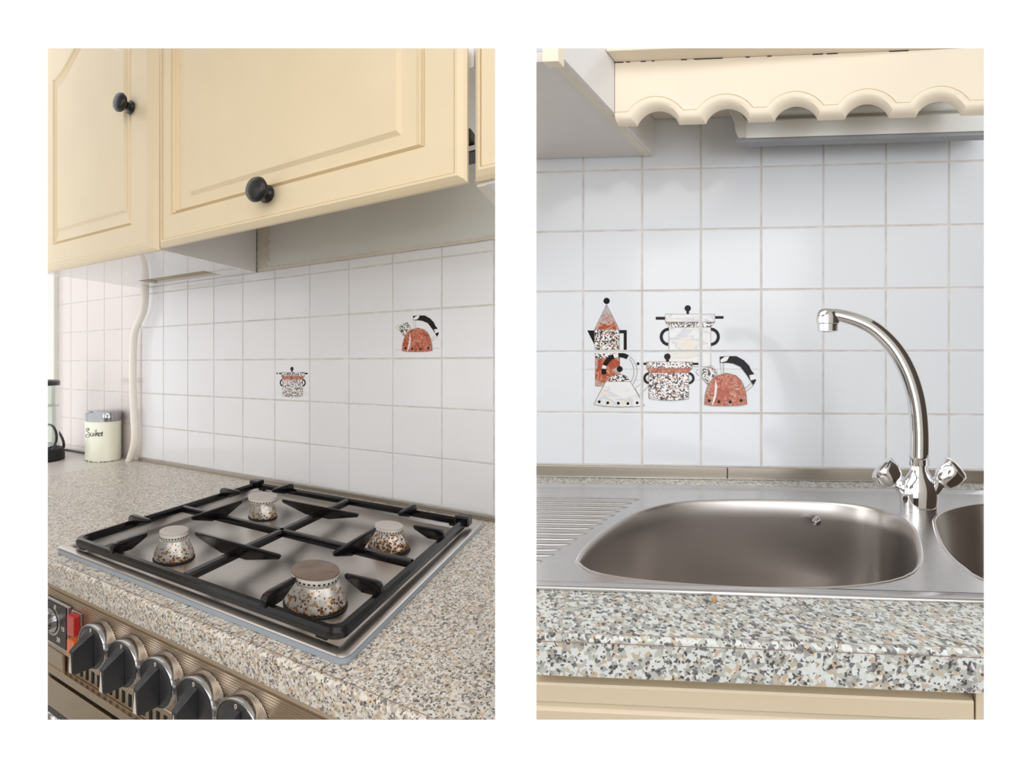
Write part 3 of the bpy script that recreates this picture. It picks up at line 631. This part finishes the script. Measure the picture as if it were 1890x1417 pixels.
prt('lower_lip', box(L, -1.7, .2, BO - .004, BO + .011, -.694, -.677, .001), STEEL_PANEL, ov_, L)
prt('door_gap', box(L, -1.7, .2, BO + .006, BO + .011, -.702, -.6942), BLACKM, ov_, L)
prt('door_rail', box(L, -1.7, .2, BO - .006, BO + .011, -.765, -.7025, .002), STEEL_PANEL, ov_, L, 'steel rail along the top of the door')
prt('door_window', box(L, -1.7, .2, BO - .002, BO + .011, -1.0, -.7655, .001), BLACK, ov_, L, 'black glass of the door')
prt('door_handle', tube(L, [(-1.6, BO - .04, -.742), (.1, BO - .04, -.742)], .011, 14), STEEL_SINK, ov_, L, 'steel bar handle', True)
for i, a in enumerate((-1.063, -.9466, -.8325, -.7188, -.6091)):
    hk = -.5615; n = 40; bF = BO - .022
    def kr(r, bb, ka=1.22): return [L.P(a + r * ka * math.cos(2 * PI * j / n), bb, hk + r * math.sin(2 * PI * j / n)) for j in range(n)]
    bm = bmesh.new(); vs = loft(bm, [kr(.0425, BO - .0005), kr(.0435, BO - .004), kr(.0435, bF + .002), kr(.0425, bF), kr(.0405, bF), kr(.040, bF + .003), kr(.038, bF + .003)])
    kb = prt('control_knob', bm, CHROME_D, ov_, L, 'chrome ringed control knob', 'angle')
    if not kb: continue
    bm = bmesh.new(); loft(bm, [kr(.0402, bF + .0045), kr(.0402, bF + .0012), kr(.038, bF), kr(.001, bF - .0004)]); prt('dial', bm, KNOBFACE, kb, L, 'black dial', 'angle')
    # upright wing grip with a pale pointer on its narrow front edge
    bl = [(bF, .031), (bF - .008, .028), (bF - .033, .012), (bF - .033, -.028), (bF - .028, -.034), (bF, -.037)]
    bm = bmesh.new(); rings = []
    for s, w_ in ((-1, .0115), (1, .0115)):
        rings.append([L.P(a + s * w_ * (1.0 if bb > bF - .018 else .55), bb, hk + hh) for bb, hh in bl])
    loft(bm, rings); prt('grip', bevel_all(bm, .001, 1), KNOBFACE, kb, L, 'black wing grip', 'angle')
    prt('pointer', prism(L, [(a - .0004, hk + .008), (a + .0004, hk + .008), (a + .0052, hk - .028), (a - .0052, hk - .028)], bF - .0338, bF - .0331), IVORY, kb, L, 'ivory pointer')
    prt('mark', text_mesh('0', .011, lambda x, y, z: L.P(a + x * 1.22, bF - .0008 - z, hk + .0335 + y)), IVORY, kb, L, 'pale 0')
tm = prt('timer', box(L, -1.345, -1.2, BO - .006, BO - .0003, -.622, -.523, .002), CHROME_D, ov_, L, 'timer with a chrome frame')
prt('timer_face', box(L, -1.340, -1.208, BO - .0072, BO - .0062, -.617, -.528), BLACK, tm, L, 'black timer face')
bm = bmesh.new(); n = 32
def kr2(r, bb): return [L.P(-1.277 + r * 1.22 * math.cos(2 * PI * j / n), bb, -.568 + r * math.sin(2 * PI * j / n)) for j in range(n)]
loft(bm, [kr2(.026, BO - .0074), kr2(.026, BO - .009), kr2(.018, BO - .010), kr2(.016, BO - .03), kr2(.001, BO - .031)]); prt('timer_knob', bm, CHROME_D, tm, L, 'small timer knob', 'angle')
for s_, x, y, z in (('0', -1.258, -.5355, .013), ('15', -1.222, -.575, .013), ('30', -1.243, -.604, .014)):
    prt('lettering', text_mesh(s_, z, lambda px, py, pz: L.P(x + px * 1.2, BO - .0076 - pz, y + py)), IVORY, tm, L, 'pale numeral')
bm = bmesh.new()
for i in range(26):
    t = math.radians(70 - i * 7)
    q = [(.029, t - .02), (.033, t - .02), (.033, t + .02), (.029, t + .02)]
    prism(L, [(-1.277 + r * 1.22 * math.cos(x), -.568 + r * math.sin(x)) for r, x in q], BO - .0078, BO - .0073, bm)
prt('scale_marks', bm, IVORY, tm, L)
for mt, h0, h1, lb in ((RED, -.572, -.531, 'red indicator lens'), (ORANGE, -.618, -.582, 'orange indicator lens')):
    prt('indicator_lamp', box(L, -1.187, -1.155, BO - .014, BO - .0002, h0, h1, .0015), mt, ov_, L, lb)
prt('lamp_surround', box(L, -1.192, -1.151, BO - .004, BO - .0001, -.622, -.527, .001), CHROME_D, ov_, L)

# ================================================================== RIGHT KITCHEN
HR = -.2787
bm = extrude_a(R, nose_profile(.5505, .668, HR, .041, .005), -1.1, .75)
box(R, -1.1, .75, 1.215, BWR, HR - .041, HR, bm=bm)
wt2 = tag(make('worktop', bm, WORKTOP_R, R, smooth='angle', base=R.P(-.1, .9, HR)), 'grey and white speckled laminate worktop in front of and behind the sink', 'worktop')
prt('seam', box(R, -1.1, .75, .5565, .5572, HR - .001, HR + .00015), SEAM, wt2, R)
prt('seam', box(R, -1.1, .75, .5500, .5506, HR - .0065, HR - .0058), SEAM, wt2, R)
us = thing('upstand', R.P(-.1, BWR, HR), 'brushed steel upstand strip between the tiles and the worktop behind the sink', 'trim strip')
for a0, a1 in ((-.95, -.2800), (-.2788, .7)):
    prt('strip', box(R, a0, a1, BWR - .009, BWR + .0025, HR, -.2505, .0012), STEEL_STRIP, us, R)
prt('foot_edge', box(R, -.95, .7, BWR - .016, BWR - .0092, HR + .0002, HR + .003, .0008), STEEL_SINK, us, R)

# ------------------------------------------------------------------ sink
HD = -.2775
sink = thing('sink', R.P(-.1, .9, HR), 'stainless steel double bowl sink with a ribbed drainer on its left', 'sink')
def to_ab(px, h=HD): return [R.at_h(u, v, h) for u, v in px]
def resample(p, n):
    p = smooth_path(list(p) + [p[0]], 8); L_ = [0]
    for q, r in zip(p, p[1:]): L_.append(L_[-1] + math.hypot(r[0] - q[0], r[1] - q[1]))
    out = []; j = 0
    for i in range(n):
        t = L_[-1] * i / n
        while L_[j + 1] < t: j += 1
        k = (t - L_[j]) / max(1e-9, L_[j + 1] - L_[j]); out.append(tuple(x + (y - x) * k for x, y in zip(p[j], p[j + 1])))
    return out
bowl_l = resample(to_ab([(1070, 1036), (1080, 1017), (1101, 995), (1132, 971), (1168, 950), (1205, 937), (1250, 928), (1310, 924), (1388, 923), (1480, 925), (1560, 930), (1618, 939), (1658, 952), (1681, 972), (1692, 998), (1696, 1026), (1690, 1047), (1668, 1063), (1625, 1074), (1560, 1081), (1480, 1084), (1388, 1083), (1300, 1079), (1200, 1071), (1130, 1062), (1088, 1051)]), 72)
bowl_r = [(a0, b0) for a0, b0 in to_ab([(1727, 962), (1732, 984), (1745, 1010), (1765, 1033), (1790, 1052), (1830, 1072)])] + [(.30, .675), (.45, .672), (.53, .70), (.55, .85), (.53, 1.06), (.45, 1.105), (.33, 1.112)] + to_ab([(1816, 931), (1782, 935), (1750, 943), (1733, 952)])
bowl_r = resample(bowl_r, 72)
def grow(p, d):
    cx_ = sum(x for x, _ in p) / len(p); cy_ = sum(y for _, y in p) / len(p); n = len(p); out = []
    for i in range(n):
        tx, ty = p[(i + 1) % n][0] - p[i - 1][0], p[(i + 1) % n][1] - p[i - 1][1]; l = math.hypot(tx, ty) or 1
        nx, ny = ty / l, -tx / l
        if nx * (p[i][0] - cx_) + ny * (p[i][1] - cy_) < 0: nx, ny = -nx, -ny
        out.append((p[i][0] + nx * d, p[i][1] + ny * d))
    return out
SA0, SA1, SB0, SB1 = -1.05, .75, .6585, 1.237
def srect(i, r=.02): return rrect(SA0 + i, SA1 - i, SB0 + i, SB1 - i, r, 3, r)
def plate_with_holes(outer, holes, h):
    bm = bmesh.new(); ed = []
    for loop in [outer] + holes:
        vv = [bm.verts.new(R.P(a, b, h)) for a, b in loop]; ed += [bm.edges.new((vv[i], vv[(i + 1) % len(vv)])) for i in range(len(vv))]
    bmesh.ops.triangle_fill(bm, use_beauty=True, use_dissolve=False, edges=ed)
    for f in bm.faces:
        if f.normal.z < 0: f.normal_flip()
    return bm
g_l, g_r = grow(bowl_l, .006), grow(bowl_r, .006)
prt('deck', plate_with_holes(srect(.028), [g_l, g_r], HD), STEEL_SINK, sink, R, 'brushed steel deck', solid=False)
bm = bmesh.new(); loft(bm, [[R.P(a, b, HR + y) for a, b in srect(i)] for i, y in ((.0, .0002), (-.0005, .003), (.001, .0048), (.004, .0054), (.008, .0048), (.016, .0042), (.028, .0012))], True, False)
prt('rim', bm, STEEL_SINK, sink, R, 'raised outer rim', True)
def bowl(p, name, lab):
    bm = bmesh.new(); cx_ = sum(x for x, _ in p) / len(p); cy_ = sum(y for _, y in p) / len(p)
    rings = [[(a, b, HD) for a, b in grow(p, .0058)], [(a, b, HD + .0012) for a, b in grow(p, .004)], [(a, b, HD + .0012) for a, b in grow(p, .0015)], [(a, b, HD - .0005) for a, b in p], [(a, b, HD - .006) for a, b in grow(p, -.003)]]
    for k in range(1, 7): rings.append([(a, b, HD - .006 - .029 * k) for a, b in [(cx_ + (x - cx_) * (1 - .008 * k), cy_ + (y - cy_) * (1 - .008 * k)) for x, y in grow(p, -.003)]])
    for s, d in ((.925, .19), (.89, .2), (.82, .206), (.5, .21), (.2, .212)): rings.append([(cx_ + (x - cx_) * s, cy_ + (y - cy_) * s, HD - d) for x, y in p])
    vs = loft(bm, [[R.P(*q) for q in r] for r in rings], True, False); bm.faces.new(vs[-1])
    bmesh.ops.recalc_face_normals(bm, faces=bm.faces[:]); bmesh.ops.reverse_faces(bm, faces=bm.faces[:])
    return prt(name, bm, STEEL_BOWL, sink, R, lab, True, solid=False)
bl_ = bowl(bowl_l, 'bowl', 'large left bowl'); bowl(bowl_r, 'bowl', 'right bowl, cut by the picture edge')
a_, h_ = R.at_b(1507, 963, 1.092)
bm = bmesh.new(); n = 20
loft(bm, [[R.P(a_ + r * math.cos(2 * PI * i / n), 1.100 - d, h_ + r * math.sin(2 * PI * i / n)) for i in range(n)] for r, d in ((.0085, 0), (.009, .006), (.007, .010), (.0035, .012), (.0032, .014), (.0004, .0145))])
if bl_: prt('rivet', bm, CHROME_D, bl_, R, 'small round stud', True)
rb = [1.112, 1.0817, 1.0501, 1.0203, .9921, .9654, .9385, .9123, .8824, .8544, .8282, .8035, .7791, .7529]
for i, b in enumerate(rb):
    ln = -.408 - .003 * (i % 2); wdt = .0092 if i < 9 else .0085; rings = []
    for a, k in ((-1.0, 1), (ln - .03, 1), (ln - .012, .8), (ln - .003, .45), (ln, .05)):
        rings.append([R.P(a, b + wdt * k * math.cos(t), HD - .0004 + .0032 * k * math.sin(t)) for t in [PI * j / 6 for j in range(7)]])
    bm = bmesh.new(); loft(bm, rings, False, False); prt('drainer_ridge', bm, STEEL_SINK, sink, R, None, True)

# ------------------------------------------------------------------ mixer tap
tap = thing('mixer_tap', R.P(.1304, 1.095, HD), 'chrome mixer tap with a tall curved spout and two faceted handles', 'tap')
BT = 1.08
def px(u, v, b=BT): a, h = R.at_b(u, v, b); return a, b, h
Yt = R.P(.1304, BT, 0).y; PX = Yt / F                # metres per pixel at the tap
def sweep(pts, rad, rbs=None, n=24, caps=True):
    """centre line in the plane b = BT; in-plane radius and radius towards the wall"""
    bm = bmesh.new(); rings = []
    for i, (a, b, h) in enumerate(pts):
        p, q = pts[max(i - 1, 0)], pts[min(i + 1, len(pts) - 1)]; ta, th = q[0] - p[0], q[2] - p[2]; l = math.hypot(ta, th); na, nh = -th / l, ta / l
        r = rad[i]; k = (rbs[i] if rbs else r)
        rings.append([R.P(a + na * r * math.cos(2 * PI * j / n), b + k * math.sin(2 * PI * j / n), h + nh * r * math.cos(2 * PI * j / n)) for j in range(n)])
    loft(bm, rings, True, caps); return bm
sp = [(1697, 846, 17.5), (1697.5, 820, 17.5), (1697, 790, 17.2), (1694, 755, 17), (1687, 720, 16.7), (1675, 685, 16.2), (1658, 653, 15.6), (1636, 626, 14.8), (1610, 604, 13.8), (1580, 590, 12.6), (1550, 582, 11.6), (1532, 580, 11.2)]
sps = smooth_path(sp, 5)
prt('spout', sweep([px(u, v) for u, v, _ in sps], [r * PX for *_, r in sps], n=28), CHROME, tap, R, 'curved spout', True)
def vlathe(u, rows, name, lab=None, par=tap, n=32, kb=.75):
    rings = []
    for v, r in rows:
        a, b, h = px(u, v); rings.append([R.P(a + r * PX * math.cos(2 * PI * j / n), b + kb * r * PX * math.sin(2 * PI * j / n), h) for j in range(n)])
    bm = bmesh.new(); loft(bm, rings); return prt(name, bm, CHROME, par, R, lab, 'angle')
vlathe(1528, [(569, 2), (569.5, 10), (572, 16), (578, 20), (585, 21.3), (597, 20.8)], 'spout_head', 'rounded outlet head')
vlathe(1528, [(597.5, 18), (598, 19), (611, 18.6), (612, 15), (611, 13)], 'aerator', 'aerator ring')
vlathe(1697, [(837, 17.8), (838, 18.8), (841, 18.8), (842, 18), (857, 18), (859, 17), (860, 12)], 'collar')
vlathe(1696, [(858, 12), (859, 15), (868, 16), (878, 22), (890, 30), (904, 34), (918, 34.5), (930, 33.5), (940, 33), (943, 33.5), (944, 30)], 'body', 'chrome body')
for sx, lab in ((-1, 'left faceted handle'), (1, 'right faceted handle')):
    c0 = (1696 + sx * 12, 916); c1 = (1696 + sx * 43, 884)
    prt('valve_arm', sweep([px(c0[0] + (c1[0] - c0[0]) * t, c0[1] + (c1[1] - c0[1]) * t) for t in (0, .5, 1)], [16 * PX, 15 * PX, 13 * PX]), CHROME, tap, R, None, True)
    n = 48; ax = Vector((sx * .72, -.69)); c = Vector((1696 + sx * 38, 892)); rings = []
    rows = [(0, 12, 0), (4, 17, .0), (10, 22, .10), (22, 27, .16), (32, 28, .10), (37, 27, .0), (38.5, 26.3, 0), (39.5, 27.3, 0), (43, 26.5, 0), (47, 20, 0), (49, 3, 0)]
    for d, r, fl in rows:
        cen = c + ax * d; ring = []
        nu, nv = -ax.y, ax.x
        for j in range(n):
            t = 2 * PI * j / n; rr_ = r * (1 - fl * (.5 + .5 * math.cos(6 * t)))
            a, b, h = px(cen.x + nu * rr_ * math.cos(t), cen.y + nv * rr_ * math.cos(t)); ring.append(R.P(a, b + rr_ * .8 * PX * math.sin(t), h))
        rings.append(ring)
    bm = bmesh.new(); loft(bm, rings); prt('handle', bm, CHROME, tap, R, lab, 'angle')

# ------------------------------------------------------------------ wall units, valance and strip light, right kitchen
AC = -.456
cab = thing('wall_cabinet', R.P(-.75, 1.1, .512), 'cream and white wall cabinet in the top left corner above the sink wall', 'cabinet')
prt('side_panel', box(R, AC - .006, AC, .90, BWR - .003, .512, 1.2), WHITE, cab, R, 'white side panel')
prt('edge_strip', box(R, AC - .0255, AC - .0062, .90, BWR - .003, .5105, 1.2), STRIP, cab, R, 'cream lower edge of the side')
prt('bottom_panel', box(R, -1.2, AC - .0257, .905, BWR - .003, .5118, .528), GLOSSW, cab, R, 'glossy white underside')
prt('stile', box(R, AC - .026, AC + .0003, .880, .8998, .4975, 1.2, .001), CREAM_R, cab, R)
prt('door', box(R, -1.2, AC - .0375, .856, .8795, .500, 1.2, .007, 3), CREAM_R, cab, R, 'cream door corner')
# scalloped valance
BV = 1.10
val = thing('valance', R.P(-.1, BV, .5), 'cream scalloped valance board hiding the strip light', 'valance')
h0 = .4925; hw = .0425; rise = .0293; band = .0215
Rr = (hw * hw + rise * rise) / (2 * rise); cyv = h0 + rise - Rr; Ro = Rr + band
wo = math.sqrt(Ro ** 2 - (h0 + band - cyv) ** 2); ti = math.asin(hw / Rr); to = math.asin(wo / Ro)
if cyv > h0: ti = PI - ti
centers = [-.3745, -.2366, -.1008, .0362, .1720, .3085, .445]
inner, outer_ = [(AC + .0015, h0)], [(AC + .0015, h0 + band)]
for c in centers:
    for i in range(21):
        k = -1 + 2 * i / 20
        inner.append((c + Rr * math.sin(ti * k), cyv + Rr * math.cos(ti * k))); outer_.append((c + Ro * math.sin(to * k), cyv + Ro * math.cos(to * k)))
inner.append((.60, h0)); outer_.append((.60, h0 + band))
def lerp(p, q, t): return (p[0] + (q[0] - p[0]) * t, p[1] + (q[1] - p[1]) * t)
HT = .6145; rows_v = [([(a, HT) for a, _ in outer_], BV), (outer_, BV)]
for t, d in ((.02, .0022), (.12, .0002), (.35, -.0012), (.6, .0012), (.82, .007), (1, .015)): rows_v.append(([lerp(o, i_, t) for o, i_ in zip(outer_, inner)], BV + d))
rows_v += [(inner, BV + .022), ([(a, HT) for a, _ in inner], BV + .022)]
bm = bmesh.new(); vs = [[bm.verts.new(R.P(a, b, h)) for a, h in row] for row, b in rows_v]
for i in range(len(vs)):
    p, q = vs[i], vs[(i + 1) % len(vs)]
    for j in range(len(p) - 1): bm.faces.new((p[j], p[j + 1], q[j + 1], q[j]))
bm.faces.new([r[0] for r in vs]); bm.faces.new([r[-1] for r in vs][::-1])
prt('board', bm, CREAM_R, val, R, 'cream board with a row of rounded arches', 'angle')
prt('top_board', box(R, AC + .001, .62, 1.0602, BV + .022, HT + .0005, .66, .0015), CREAM_R, val, R, 'cream cornice board above the arches')
prt('rear_rail', box(R, AC + .001, .62, BV + .024, BWR - .003, .602, .618), CREAM_R, val, R)
for u0, u1 in ((1134, 1151), (1156, 1163), (1183, 1192), (1203, 1208), (1257, 1268), (1281, 1334), (1376, 1384), (1416, 1424), (1500, 1519), (1526, 1546), (1641, 1677)):
    prt('paint_crack', box(R, R.at_b(u0, 100, BV)[0], R.at_b(u1, 100, BV)[0], BV - .0006, BV + .001, HT - .0012, HT + .0004), BLACKM, val, R)
# strip light
lt = thing('strip_light', R.P(0, 1.25, .5), 'white and grey fluorescent strip light behind the valance', 'lamp')
def ph(u, v, b=1.22): return R.at_b(u, v, b)
a0 = ph(1375, 219)[0]
prof = [(1.22, .502), (1.2185, .506), (1.217, .538), (1.222, .5425), (1.235, .5436), (1.25, .56), (1.262, .575), (1.30, .575), (1.30, .52), (1.245, .5015)]
prt('housing', extrude_a(R, prof, a0, .6), LAMPW, lt, R, 'white sheet housing', 'angle')
prt('base_strip', box(R, a0 - .02, .6, 1.222, 1.25, .4935, .5012, .001), LAMPG, lt, R, 'grey base strip')
prt('tube_light', tube(R, [(a0 + .01, 1.226, .560), (.6, 1.226, .560)], .008, 12), LAMPW, lt, R, 'white tube', True)
bp = [(1345, 188), (1362, 188), (1366, 206), (1376, 222), (1376, 252), (1362, 253), (1357, 240), (1356, 224), (1347, 207)]
prt('end_bracket', bevel_all(prism(R, [ph(u, v, 1.212) for u, v in bp], 1.212, 1.262), .0012, 1), BRACKET, lt, R, 'pale end bracket')

# ------------------------------------------------------------------ base cabinet under the sink
bc_ = thing('base_cabinet', R.P(-.1, .7, -.6), 'cream base cabinet under the sink worktop, its top edge showing', 'cabinet')
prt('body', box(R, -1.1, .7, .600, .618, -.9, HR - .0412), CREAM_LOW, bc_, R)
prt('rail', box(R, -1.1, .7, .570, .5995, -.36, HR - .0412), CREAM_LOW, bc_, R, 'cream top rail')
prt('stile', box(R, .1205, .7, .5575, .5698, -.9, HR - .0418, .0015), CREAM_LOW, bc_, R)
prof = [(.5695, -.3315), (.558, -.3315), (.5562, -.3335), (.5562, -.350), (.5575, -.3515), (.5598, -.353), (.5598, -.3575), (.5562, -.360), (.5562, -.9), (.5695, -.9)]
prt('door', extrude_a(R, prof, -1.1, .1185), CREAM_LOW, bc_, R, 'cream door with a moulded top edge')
tag(make('crumb', slab(R, [(x + .0022 * math.cos(t) * s, y + .006 * math.sin(t)) for (x, y) in [R.at_h(1319, 1106, HR + .002)] for s, t in [(1, k * PI / 4) for k in range(8)]], HR + .0003, HR + .004), painted('crumb', (206, 160, 110), .8), R, base=R.P(-.17, .66, HR)), 'tiny orange brown crumb on the worktop before the sink', 'crumb')
